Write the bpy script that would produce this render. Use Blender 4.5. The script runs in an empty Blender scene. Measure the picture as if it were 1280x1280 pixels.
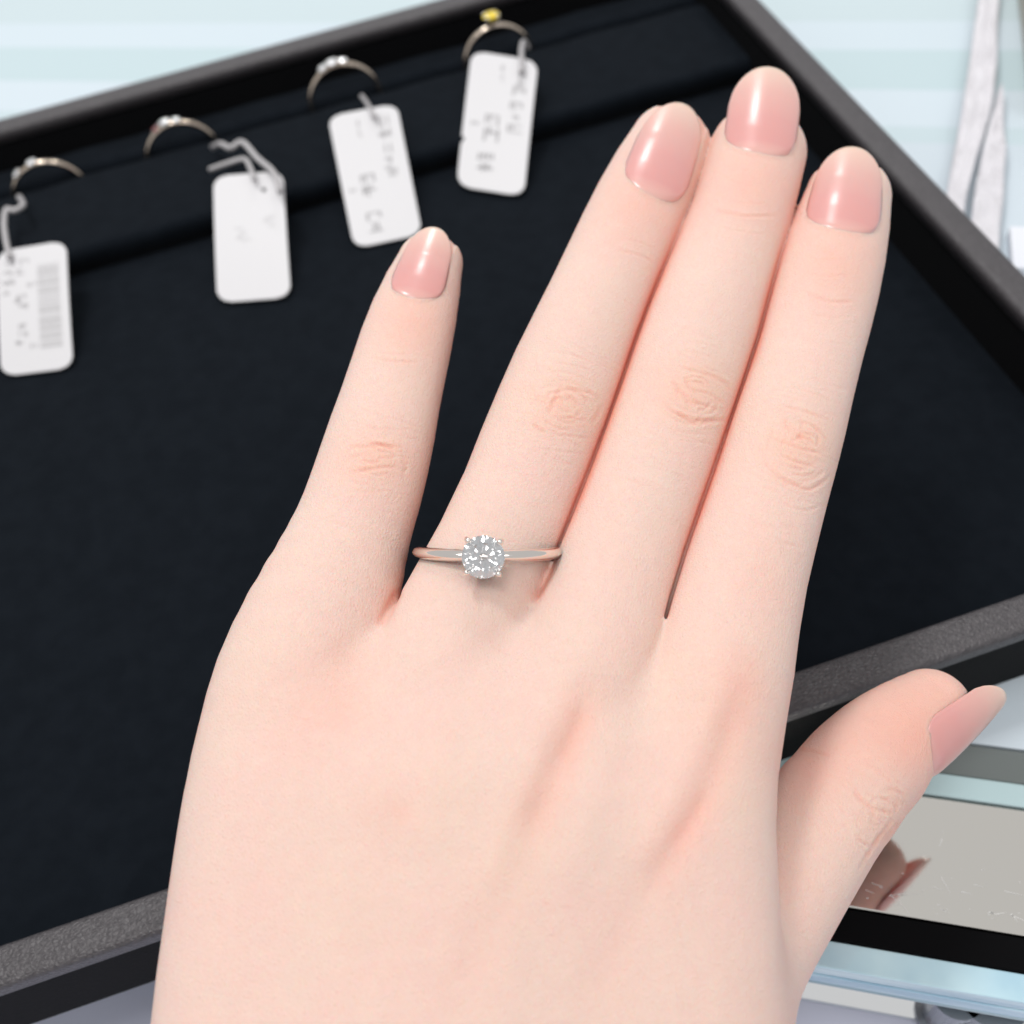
import bpy, bmesh, math, random
import numpy as np
from mathutils import Vector, Matrix

random.seed(7)
rng = np.random.default_rng(11)
MM = 0.001
scene = bpy.context.scene
coll = scene.collection

# ------------------------------------------------------------------ camera
# World axes follow the tray: X along its front rail, Y away from the viewer, Z up, counter top at z = 0 (mm).
FPX = 1400.0
CAM_H = 168.0
_vx = np.array([13994.0, -4494.0, FPX])
_x2 = (1.644e6 - FPX * FPX) / 9334.0
_vy = np.array([_x2 - 640.0, 1.037 * _x2 - 1627.0, FPX])
AX = _vx / np.linalg.norm(_vx)
AY = _vy - AX * (_vy @ AX)
AY /= np.linalg.norm(AY)
AZ = np.cross(AX, AY)
C2W = np.array([AX, AY, AZ])            # camera coords (right, down, forward) -> world
CAM = np.array([0.0, 0.0, CAM_H])

cam_data = bpy.data.cameras.new('camera')
cam_data.sensor_width = 36.0
cam_data.lens = 36.0 * FPX / 1280.0
cam_data.clip_start = 0.005
cam_data.clip_end = 20.0
cam_data.dof.use_dof = True
cam_data.dof.focus_distance = 0.138
cam_data.dof.aperture_fstop = 22.0
cam = bpy.data.objects.new('camera', cam_data)
coll.objects.link(cam)
_r, _d, _f = C2W[:, 0], C2W[:, 1], C2W[:, 2]
cam.matrix_world = Matrix(((_r[0], -_d[0], -_f[0], 0), (_r[1], -_d[1], -_f[1], 0),
                           (_r[2], -_d[2], -_f[2], CAM_H * MM), (0, 0, 0, 1)))
scene.camera = cam

# ------------------------------------------------------------------ light
world = bpy.data.worlds.new('World')
scene.world = world
world.use_nodes = True
bg = world.node_tree.nodes['Background']
bg.inputs[0].default_value = (0.98, 0.99, 1.0, 1)
bg.inputs[1].default_value = 0.46


def area_lamp(name, target, elev, azim, dist, sx, sy, power, color):
    """A ceiling lamp aimed at target (mm); azim measured from +Y towards +X."""
    e, a = math.radians(elev), math.radians(azim)
    d = Vector((math.sin(a) * math.cos(e), math.cos(a) * math.cos(e), math.sin(e)))
    l = bpy.data.lights.new(name, 'AREA')
    l.shape = 'RECTANGLE'
    l.size, l.size_y = sx, sy
    l.energy = power
    l.color = color
    o = bpy.data.objects.new(name, l)
    o.location = Vector(target) * MM + d * dist
    o.rotation_euler = d.to_track_quat('Z', 'Y').to_euler()
    coll.objects.link(o)
    return o


for el_, az_, di_, sx_, sy_, pw_ in ((38, 24, 1.1, 0.13, 0.11, 0.9), (66, -18, 1.3, 0.22, 0.22, 4.2), (80, 195, 1.4, 0.40, 0.40, 3.4), (62, -85, 1.4, 0.30, 0.30, 1.6), (55, 150, 1.4, 0.30, 0.30, 1.6)):
    area_lamp('ceiling_lamp', (10, 110, 60), el_, az_, di_, sx_, sy_, pw_, (1.0, 0.985, 0.97))

scene.view_settings.view_transform = 'Standard'
scene.view_settings.look = 'None'
scene.view_settings.exposure = 0.34
scene.view_settings.gamma = 1.0
scene.render.engine = 'CYCLES'
cy = scene.cycles
cy.use_denoising = True
cy.max_bounces = 14
cy.transmission_bounces = 12
cy.glossy_bounces = 6
cy.diffuse_bounces = 4
cy.caustics_reflective = False
cy.caustics_refractive = False
cy.sample_clamp_indirect = 6.0


# ------------------------------------------------------------------ helpers
def ray(u, v):
    return C2W @ np.array([u - 640.0, v - 640.0, FPX])


def at_z(u, v, z):
    """Pixel of the photograph -> point (mm) on the level z."""
    r = ray(u, v)
    return CAM + r * ((z - CAM_H) / r[2])


def at_y(u, v, y):
    r = ray(u, v)
    return CAM + r * (y / r[1])


def tag(o, label=None, category=None, group=None, kind=None):
    if label: o['label'] = label
    if category: o['category'] = category
    if group: o['group'] = group
    if kind: o['kind'] = kind
    return o


def mesh_obj(name, verts, faces, mat, parent=None, smooth=False):
    """verts in mm, world space; the object's origin stays at its parent's base."""
    off = np.array(parent['_o']) if parent is not None and '_o' in parent else np.zeros(3)
    m = bpy.data.meshes.new(name)
    v = (np.asarray(verts, dtype=float) - off) * MM
    m.from_pydata(v.tolist(), [], [list(map(int, f)) for f in faces])
    m.update()
    if smooth:
        m.polygons.foreach_set('use_smooth', [True] * len(m.polygons))
    if mat: m.materials.append(mat)
    o = bpy.data.objects.new(name, m)
    coll.objects.link(o)
    if parent is not None:
        o.parent = parent
        o['_o'] = off.tolist()
    return o


def empty(name, loc):
    o = bpy.data.objects.new(name, None)
    o.location = np.asarray(loc) * MM
    o.empty_display_size = 0.01
    o['_o'] = [float(x) for x in loc]
    coll.objects.link(o)
    return o


def bm_to(bm):
    bm.verts.index_update()
    return [tuple(v.co) for v in bm.verts], [[v.index for v in f.verts] for f in bm.faces]


def box(x0, x1, y0, y1, z0, z1, bevel=0.0, seg=2):
    bm = bmesh.new()
    bmesh.ops.create_cube(bm, size=1.0)
    for v in bm.verts:
        v.co = Vector((x0 if v.co.x < 0 else x1, y0 if v.co.y < 0 else y1, z0 if v.co.z < 0 else z1))
    if bevel > 0:
        bmesh.ops.bevel(bm, geom=bm.edges[:], offset=bevel, segments=seg, profile=0.5, affect='EDGES')
    bmesh.ops.recalc_face_normals(bm, faces=bm.faces[:])
    r = bm_to(bm)
    bm.free()
    return r


def tube(points, radius, n=10, closed=False):
    P = [Vector(p) for p in points]
    N = len(P)
    verts, faces = [], []
    ref = None
    for i in range(N):
        a = P[(i - 1) % N] if (closed or i > 0) else P[0]
        b = P[(i + 1) % N] if (closed or i < N - 1) else P[-1]
        t = (b - a).normalized()
        if ref is None:
            ref = t.orthogonal().normalized()
        ref = (ref - t * ref.dot(t)).normalized()
        bn = t.cross(ref)
        r = radius[i] if hasattr(radius, '__len__') else radius
        for k in range(n):
            th = 2 * math.pi * k / n
            verts.append(P[i] + (ref * math.cos(th) + bn * math.sin(th)) * r)
    for i in range(N if closed else N - 1):
        j = (i + 1) % N
        for k in range(n):
            l = (k + 1) % n
            faces.append((i * n + k, i * n + l, j * n + l, j * n + k))
    if not closed:
        faces.append(tuple(range(n))[::-1])
        faces.append(tuple((N - 1) * n + k for k in range(n)))
    return [tuple(v) for v in verts], faces


def spline(ctrl, n=24):
    """Catmull-Rom through control points."""
    c = [np.asarray(p, float) for p in ctrl]
    c = [2 * c[0] - c[1]] + c + [2 * c[-1] - c[-2]]
    out = []
    for i in range(1, len(c) - 2):
        for k in range(n):
            t = k / n
            out.append(0.5 * (2 * c[i] + (c[i + 1] - c[i - 1]) * t + (2 * c[i - 1] - 5 * c[i] + 4 * c[i + 1] - c[i + 2]) * t * t
                              + (3 * c[i] - c[i - 1] - 3 * c[i + 1] + c[i + 2]) * t ** 3))
    out.append(c[-2])
    return out


def hull(points):
    bm = bmesh.new()
    for p in points: bm.verts.new(p)
    bmesh.ops.convex_hull(bm, input=bm.verts[:])
    bmesh.ops.dissolve_limit(bm, angle_limit=0.01, verts=bm.verts[:], edges=bm.edges[:])
    bmesh.ops.recalc_face_normals(bm, faces=bm.faces[:])
    r = bm_to(bm)
    bm.free()
    return r


# ------------------------------------------------------------------ materials
def mat_new(name):
    m = bpy.data.materials.new(name)
    m.use_nodes = True
    nt = m.node_tree
    return m, nt, nt.nodes['Principled BSDF']


def principled(name, color, rough=0.5, metal=0.0, **kw):
    m, nt, b = mat_new(name)
    b.inputs['Base Color'].default_value = (*color, 1)
    b.inputs['Roughness'].default_value = rough
    b.inputs['Metallic'].default_value = metal
    for k, v in kw.items():
        b.inputs[k.replace('_', ' ')].default_value = v
    return m


def add_noise_bump(m, scale, strength, dist=0.0002, kind='noise', detail=4.0, stretch=None):
    nt = m.node_tree
    b = nt.nodes['Principled BSDF']
    tc = nt.nodes.new('ShaderNodeTexCoord')
    src = tc.outputs['Object']
    if stretch:
        mp = nt.nodes.new('ShaderNodeMapping')
        mp.inputs['Scale'].default_value = stretch
        nt.links.new(src, mp.inputs['Vector'])
        src = mp.outputs['Vector']
    if kind == 'voronoi':
        t = nt.nodes.new('ShaderNodeTexVoronoi')
        t.feature = 'DISTANCE_TO_EDGE'
        out = t.outputs['Distance']
    else:
        t = nt.nodes.new('ShaderNodeTexNoise')
        t.inputs['Detail'].default_value = detail
        out = t.outputs['Fac']
    t.inputs['Scale'].default_value = scale
    nt.links.new(src, t.inputs['Vector'])
    bp = nt.nodes.new('ShaderNodeBump')
    bp.inputs['Strength'].default_value = strength
    bp.inputs['Distance'].default_value = dist
    nt.links.new(out, bp.inputs['Height'])
    old = b.inputs['Normal'].links[0].from_socket if b.inputs['Normal'].links else None
    if old: nt.links.new(old, bp.inputs['Normal'])
    nt.links.new(bp.outputs['Normal'], b.inputs['Normal'])
    return t


def color_noise(m, c0, c1, scale, detail=5.0, lo=0.35, hi=0.65, stretch=None):
    nt = m.node_tree
    b = nt.nodes['Principled BSDF']
    tc = nt.nodes.new('ShaderNodeTexCoord')
    t = nt.nodes.new('ShaderNodeTexNoise')
    t.inputs['Scale'].default_value = scale
    t.inputs['Detail'].default_value = detail
    src = tc.outputs['Object']
    if stretch:
        mp = nt.nodes.new('ShaderNodeMapping')
        mp.inputs['Scale'].default_value = stretch
        nt.links.new(src, mp.inputs['Vector'])
        src = mp.outputs['Vector']
    nt.links.new(src, t.inputs['Vector'])
    r = nt.nodes.new('ShaderNodeValToRGB')
    r.color_ramp.elements[0].position = lo
    r.color_ramp.elements[1].position = hi
    r.color_ramp.elements[0].color = (*c0, 1)
    r.color_ramp.elements[1].color = (*c1, 1)
    nt.links.new(t.outputs['Fac'], r.inputs['Fac'])
    nt.links.new(r.outputs['Color'], b.inputs['Base Color'])


# leather of the tray
M_leather = principled('black_leather', (0.055, 0.050, 0.053), 0.42, Specular_IOR_Level=0.6)
color_noise(M_leather, (0.050, 0.045, 0.049), (0.074, 0.067, 0.072), 1400)
M_wall_shade = principled('leather_wall_shade', (0.0045, 0.0045, 0.005), 0.6, Specular_IOR_Level=0.07)  # same leather as the rail, darkened to paint in the wall's shade
add_noise_bump(M_wall_shade, 1500, 0.3, 0.0002, 'voronoi')
add_noise_bump(M_leather, 1300, 0.8, 0.00030, 'voronoi', stretch=(1, 1.35, 1))
add_noise_bump(M_leather, 2200, 0.5, 0.0002)

M_velvet = principled('navy_velvet', (0.013, 0.015, 0.021), 0.95, Specular_IOR_Level=0.1, Sheen_Weight=0.015, Sheen_Roughness=0.5)
color_noise(M_velvet, (0.0042, 0.0064, 0.0098), (0.0058, 0.0084, 0.0124), 260, 6)
add_noise_bump(M_velvet, 4200, 0.5, 0.0002)
M_lining = principled('black_lining', (0.0050, 0.0052, 0.006), 0.95, Specular_IOR_Level=0.1)
add_noise_bump(M_lining, 4200, 0.4, 0.0002)

M_tag = principled('tag_card', (0.68, 0.67, 0.685), 0.45)
add_noise_bump(M_tag, 900, 0.12, 0.0002)
M_ink = principled('tag_ink', (0.40, 0.39, 0.40), 0.6)
M_inkpale = principled('tag_ink_pale', (0.52, 0.51, 0.52), 0.6)
M_thread = principled('plastic_thread', (0.62, 0.60, 0.61), 0.35, Transmission_Weight=0.25)
M_platinum = principled('platinum', (0.86, 0.80, 0.75), 0.10, 1.0)
add_noise_bump(M_platinum, 2500, 0.03, 0.00005)
M_gold = principled('pale_gold', (0.78, 0.66, 0.55), 0.16, 1.0)
M_silver = principled('silver', (0.84, 0.80, 0.76), 0.14, 1.0)


def glass_mat(name, color, ior, rough=0.0):
    m, nt, b = mat_new(name)
    b.inputs['Base Color'].default_value = (*color, 1)
    b.inputs['Roughness'].default_value = rough
    b.inputs['IOR'].default_value = ior
    b.inputs['Transmission Weight'].default_value = 1.0
    return m


M_diamond = glass_mat('diamond', (0.80, 0.80, 0.81), 2.42)
M_diamond_s = principled('small_diamond', (0.95, 0.96, 0.98), 0.04, 0.2, Specular_IOR_Level=1.0, Coat_Weight=1.0)
M_pink_gem = glass_mat('pink_gem', (0.95, 0.25, 0.35), 1.8)
M_yellow_gem = principled('yellow_gem', (0.95, 0.70, 0.015), 0.12, 0.0, Specular_IOR_Level=0.9, Coat_Weight=1.0)

# ------------------------------------------------------------------ tray
TX0, TX1, TY0, TY1 = -132.0, 126.1, 66.8, 294.2
RIM = 18.0
tray = empty('ring_tray', ((TX0 + TX1) / 2, (TY0 + TY1) / 2, 0))
tag(tray, 'black leather jewellery tray with navy velvet floor and ring rolls on the counter', 'tray')


def sweep_rect(x0, x1, y0, y1, rad, profile, nseg=8):
    """Closed profile of (outward offset, z) carried round a rounded rectangle."""
    path = []
    for cx, cy_, a0 in ((x1 - rad, y0 + rad, -90), (x1 - rad, y1 - rad, 0), (x0 + rad, y1 - rad, 90), (x0 + rad, y0 + rad, 180)):
        for k in range(nseg + 1):
            a = math.radians(a0 + 90 * k / nseg)
            path.append((cx, cy_, math.cos(a), math.sin(a)))
    n, mP = len(path), len(profile)
    verts, faces = [], []
    for cx, cy_, ca, sa in path:
        for off, z in profile:
            verts.append((cx + ca * (rad + off), cy_ + sa * (rad + off), z))
    for i in range(n):
        j = (i + 1) % n
        for k in range(mP):
            l = (k + 1) % mP
            faces.append((i * mP + k, j * mP + k, j * mP + l, i * mP + l))
    return verts, faces


prof = []
for a in range(0, 91, 15):       # outer shoulder of the rail
    prof.append((-0.9 + 0.9 * math.cos(math.radians(a)), RIM - 0.9 + 0.9 * math.sin(math.radians(a))))
for a in range(90, 181, 15):     # inner shoulder
    prof.append((-5.4 + 1.3 * (1 + math.cos(math.radians(a))) - 1.3 + 0.4, RIM - 1.3 + 1.3 * math.sin(math.radians(a))))
prof += [(-6.3, 14.6), (-0.35, 14.6), (-0.1, 15.2)]
v, f = sweep_rect(TX0, TX1, TY0, TY1, 7.5, prof)
mesh_obj('rail', v, f, M_leather, tray, True)
v, f = sweep_rect(TX0, TX1, TY0, TY1, 7.5, [(-0.9, 14.7), (-4.6, 14.7), (-4.6, 0.3), (-0.9, 0.3)])
mesh_obj('wall', v, f, M_wall_shade, tray)
v, f = sweep_rect(TX0, TX1, TY0, TY1, 7.5, [(-4.5, 15.6), (-6.0, 15.6), (-6.0, 2.2), (-4.5, 2.2)])
mesh_obj('lining', v, f, M_lining, tray)
v, f = box(TX0 + 4, TX1 - 4, TY0 + 4, TY1 - 4, 0.4, 2.2)
mesh_obj('floor_pad', v, f, M_velvet, tray)


def roll(y0, y1, z0, z1, r):
    pts = []
    for cyy, czz, a0 in ((y1 - r, z1 - r, 0), (y0 + r, z1 - r, 90)):
        for k in range(9):
            a = math.radians(a0 + 90 * k / 8)
            pts.append((cyy + r * math.cos(a), czz + r * math.sin(a)))
    pts += [(y0, z0), (y1, z0)]
    verts, faces = [], []
    xs = np.linspace(TX0 + 6.2, TX1 - 6.2, 40)
    n = len(pts)
    for i, x in enumerate(xs):
        w = 0.18 * math.sin(i * 1.7) + 0.12 * math.sin(i * 0.6)
        for (y, z) in pts:
            verts.append((x, y, z + (w if z > z0 + 0.1 else 0)))
    for i in range(len(xs) - 1):
        for k in range(n):
            l = (k + 1) % n
            faces.append((i * n + k, i * n + l, (i + 1) * n + l, (i + 1) * n + k))
    faces.append(tuple(range(n)))
    faces.append(tuple((len(xs) - 1) * n + k for k in range(n))[::-1])
    return verts, faces


SLOT_Y = 275.6
v, f = roll(SLOT_Y + 0.9, 287.8, 2.3, 8.2, 2.6)
mesh_obj('ring_roll', v, f, M_velvet, tray, True)
v, f = roll(241.5, SLOT_Y - 0.9, 2.3, 8.2, 2.2)
mesh_obj('ring_roll', v, f, M_velvet, tray, True)

# ------------------------------------------------------------------ counter (runs at an angle to the tray)
CU = np.array([0.871, -0.491, 0.0]); CU /= np.linalg.norm(CU)
CW = np.array([-CU[1], CU[0], 0.0])
CG = np.array([59.6, 23.6, 0.0])        # a point on its front edge


def cpt(u, w, z):
    return CG + CU * u + CW * w + np.array([0, 0, z])


def cbox(u0, u1, w0, w1, z0, z1, bevel=0.0, seg=2):
    v, f = box(u0, u1, w0, w1, z0, z1, bevel, seg)
    return [tuple(cpt(*p)) for p in v], f


def cuw(px, py, z=0.0):
    d = at_z(px, py, z) - CG
    return float(d @ CU), float(d @ CW)


M_pale = principled('pale_glass_top', (0.62, 0.72, 0.75), 0.22, Specular_IOR_Level=0.5)
color_noise(M_pale, (0.60, 0.70, 0.73), (0.66, 0.75, 0.78), 12, 3)
counter = empty('counter', cpt(0, 150, 0))
tag(counter, kind='structure')
U0, U1 = -420.0, 520.0
# panels of the counter top, split along its length
wb = [cuw(1150, y)[1] for y in (178, 158, 112, 62, 26)]
tints = [(0.47, 0.53, 0.52), (0.57, 0.68, 0.72), (0.64, 0.73, 0.79), (0.545, 0.67, 0.705), (0.63, 0.725, 0.785), (0.58, 0.685, 0.72)]
edges = [39.0] + wb + [700.0]
M_front = principled('counter_pane', (0.62, 0.70, 0.76), 0.08, Specular_IOR_Level=0.6)
for i in range(len(edges) - 1):
    m = principled('counter_panel', tints[i], 0.18 + 0.05 * (i % 2))
    if i == 0: m = M_front
    add_noise_bump(m, 30, 0.05, 0.001)
    v, f = cbox(U0, U1, edges[i] + 0.01, edges[i + 1] - 0.01, -8.0, -0.1)
    mesh_obj('counter_panel', v, f, m, counter)

M_mirror, nt, b = mat_new('scratched_steel')
b.inputs['Metallic'].default_value = 1.0
b.inputs['Base Color'].default_value = (0.86, 0.82, 0.76, 1)
b.inputs['Roughness'].default_value = 0.05
add_noise_bump(M_mirror, 60, 0.02, 0.0004)
v, f = cbox(U0, U1, 9.9, 29.0, -8.0, 0.0, 0.3, 2)
mesh_obj('steel_strip', v, f, M_mirror, counter)
M_black = principled('black_gasket', (0.0045, 0.0045, 0.005), 0.95, Specular_IOR_Level=0.05)
v, f = cbox(U0, U1, 5.0, 9.8, -8.2, -0.3, 0.2, 1)
mesh_obj('black_gasket', v, f, M_black, counter)
M_edge = principled('pale_glass_edge', (0.50, 0.66, 0.68), 0.1, Coat_Weight=0.6)
v, f = cbox(U0, U1, 29.2, 33.0, -8.0, 0.25, 0.3, 2)
mesh_obj('glass_edge', v, f, M_edge, counter)
M_dark = principled('reflection_dark', (0.16, 0.18, 0.175), 0.1)  # dark reflection behind the glass edge, put in as a coloured strip
v, f = cbox(U0, U1, 33.2, 38.8, -8.0, -0.4, 0.2, 1)
mesh_obj('reflection_strip', v, f, M_dark, counter)
# front glass: two laminated panes with polished faces
glass_cols = [((0.55, 0.72, 0.76), -3.9, -0.6), ((0.20, 0.42, 0.52), -4.6, -3.95), ((0.62, 0.78, 0.82), -8.0, -4.65), ((0.36, 0.48, 0.48), -9.2, -8.05)]
for c, z0, z1 in glass_cols:
    m = principled('front_glass', c, 0.08, Coat_Weight=0.7)
    color_noise(m, (c[0] * 0.55, c[1] * 0.72, c[2] * 0.86), tuple(min(1, x * 1.2) for x in c), 60, 5, 0.36, 0.62, stretch=(0.5, 0.5, 4))
    v, f = cbox(U0, U1, 1.0 + (0.25 if z0 == -4.6 else 0), 4.9, z0, z1, 0.25, 2)
    mesh_obj('front_glass', v, f, m, counter)
# what lies below the front edge
M_ledge = principled('white_ledge', (0.70, 0.72, 0.86), 0.35)
v, f = cbox(U0, U1, -260.0, 4.0, -32.0, -28.0, 0.5, 1)
ledge = mesh_obj('ledge', v, f, M_ledge)
tag(ledge, kind='structure')
M_post = principled('grey_post', (0.34, 0.36, 0.40), 0.25, 0.6)
for (pu, pr, lab) in ((1178, 3.4, 'short pale grey metal post standing below the counter glass edge'), (1222, 4.6, 'thicker grey metal post below the counter glass edge')):
    c_ = at_z(pu, 1268, -28.0)
    v, f = tube([c_ + np.array([0, 0, h_]) for h_ in (0, 1.5, 1.6, 11, 11.1, 12.5)], [pr * 1.3, pr * 1.3, pr, pr, pr * 1.15, pr * 1.15], 24)
    tag(mesh_obj('metal_post', v, f, M_post, None, False), lab, 'post')
# scratches and nicks on the steel
M_nick = principled('bright_scratch', (0.92, 0.91, 0.88), 0.25, 0.6)
sv, sf = [], []
for k in range(46):
    if k < 30:
        px, py = random.uniform(1070, 1278), 0
        py = 1128 + (px - 1070) * 0.158 - abs(random.gauss(0, 22)) - 2
    else:
        px, py = random.uniform(1085, 1278), random.uniform(1030, 1150)
    p = at_z(px, py, 0.02)
    L = random.choice([0.25, 0.3, 0.4, 0.5, 1.4]) if k % 9 else 2.6
    a = random.gauss(-0.9, 0.5)
    d = np.array([math.cos(a), math.sin(a), 0]); n_ = np.array([-d[1], d[0], 0])
    wd = random.uniform(0.04, 0.09)
    i0 = len(sv)
    for s_, t_ in ((-1, -1), (1, -1), (1, 1), (-1, 1)):
        sv.append(p + d * L / 2 * s_ + n_ * wd * t_ * (0.35 if s_ > 0 else 1))
    sf.append((i0, i0 + 1, i0 + 2, i0 + 3))
# kept only on the strip itself
keep = [q for q in sf if all(10.2 < float((sv[i] - CG) @ CW) < 28.7 for i in q)]
sc_o = mesh_obj('scratches', sv, keep, M_nick, counter)
sc_o['kind'] = 'stuff'

# ------------------------------------------------------------------ tray rings
def ring_frame(cx, cz, r, yaw, lean):
    """Upright ring in the slot: returns fn(angle, radial, axial) -> point."""
    cyaw, syaw = math.cos(yaw), math.sin(yaw)
    ex = np.array([cyaw, syaw, 0.0])
    ez = np.array([-math.sin(lean) * -syaw, math.sin(lean) * -cyaw, math.cos(lean)])
    ea = np.cross(ex, ez)
    c = np.array([cx, SLOT_Y, cz])
    return c, ex, ez, ea


def band_mesh(c, ex, ez, ea, r_in, thick, width_fn, n=72):
    verts, faces = [], []
    prof_n = 10
    for i in range(n):
        a = 2 * math.pi * i / n
        rad = ex * math.sin(a) + ez * math.cos(a)
        w = width_fn(a)
        for k in range(prof_n):
            b_ = 2 * math.pi * k / prof_n
            rr = r_in + thick * 0.5 + thick * 0.5 * math.copysign(abs(math.cos(b_)) ** 0.8, math.cos(b_))
            verts.append(c + rad * rr + ea * (w * 0.5 * math.sin(b_)))
    for i in range(n):
        j = (i + 1) % n
        for k in range(prof_n):
            l = (k + 1) % prof_n
            faces.append((i * prof_n + k, j * prof_n + k, j * prof_n + l, i * prof_n + l))
    return verts, faces


def brilliant(c, axis, R, rot=0.0, fancy=True):
    """Points of a round brilliant of radius R with its table along axis."""
    ax = Vector(axis).normalized()
    e1 = ax.orthogonal().normalized()
    e2 = ax.cross(e1)
    P = []

    def ring_(r, z, n, ph):
        for k in range(n):
            a = 2 * math.pi * k / n + ph + rot
            P.append(Vector(c) + (e1 * math.cos(a) + e2 * math.sin(a)) * r * R + ax * z * R)
    s = math.pi / 8
    ring_(0.56, 0.33, 8, 0)
    if fancy:
        ring_(0.80, 0.205, 8, s)
    ring_(1.0, 0.025, 16, 0)
    ring_(1.0, -0.025, 16, 0)
    if fancy:
        ring_(0.235, -0.685, 8, s)
    P.append(Vector(c) - ax * 0.86 * R)
    return hull(P)


RING_GROUP = 'rings standing in the tray slot'


def tray_ring(px0, px1, ptop, name, label, mat, stones, lean=-0.12, yaw=0.0):
    """px0/px1: pixels where the band leaves the velvet, ptop: pixel of its highest point."""
    a = at_z(*px0, 8.3); b_ = at_z(*px1, 8.3)
    t = at_y(*ptop, SLOT_Y - 10.0 * math.sin(lean))
    cx = (a[0] + b_[0]) / 2
    r = 10.0
    cz = t[2] - r * math.cos(lean)
    c, ex, ez, ea = ring_frame(cx, cz, r, yaw, lean)
    root = empty(name, (cx, SLOT_Y, max(2.3, cz - r)))
    tag(root, label, 'ring', RING_GROUP)
    v, f = band_mesh(c, ex, ez, ea, r - 1.35, 1.35, lambda q: 1.75)
    mesh_obj('band', v, f, mat, root, True)
    for (ang, R, m, lift) in stones:
        rad = ex * math.sin(ang) + ez * math.cos(ang)
        tan = ex * math.cos(ang) - ez * math.sin(ang)
        p = c + rad * (r + lift)
        v, f = brilliant(p, rad, R, 0.2, True)
        mesh_obj('gem', v, f, m, root)
        # claws and a small cup beneath the stone
        cv, cf = [], []
        for k in range(4):
            th = math.pi / 4 + k * math.pi / 2
            o_ = tan * math.cos(th) + ea * math.sin(th)
            tv, tf = tube([p - rad * (lift + 0.3) + o_ * R * 0.3, p - rad * R * 0.3 + o_ * R * 0.85, p + rad * R * 0.22 + o_ * R * 0.93], [0.22 * R, 0.2 * R, 0.17 * R], 6)
            i0 = len(cv)
            cv += tv; cf += [tuple(i0 + q for q in ff) for ff in tf]
        mesh_obj('claws', cv, cf, M_silver, root, True)
    return c, ex, ez, r


R1 = tray_ring((10, 250), (104, 218), (56, 198), 'gem_ring', 'thin ring with two tiny clear stones beside the barcode tag', M_gold,
               [(-0.62, 1.25, M_diamond_s, 0.1), (-0.12, 1.4, M_diamond_s, 0.15)])
R2 = tray_ring((180, 193), (274, 186), (222, 149), 'gem_ring', 'thin ring with a tiny pink stone and clear stones', M_gold,
               [(-0.46, 1.0, M_pink_gem, 0.35), (-0.18, 1.5, M_diamond_s, 0.4), (0.12, 1.1, M_diamond_s, 0.2)])
R3 = tray_ring((390, 130), (470, 106), (428, 76), 'gem_ring', 'thin ring with a row of three clear stones', M_gold,
               [(-0.38, 1.35, M_diamond_s, 0.3), (-0.1, 1.65, M_diamond_s, 0.5), (0.18, 1.3, M_diamond_s, 0.3)])
R4 = tray_ring((578, 78), (668, 62), (621, 28), 'gem_ring', 'solitaire ring with a bright yellow stone held high', M_gold,
               [(0.0, 2.3, M_yellow_gem, 2.1)])

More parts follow.
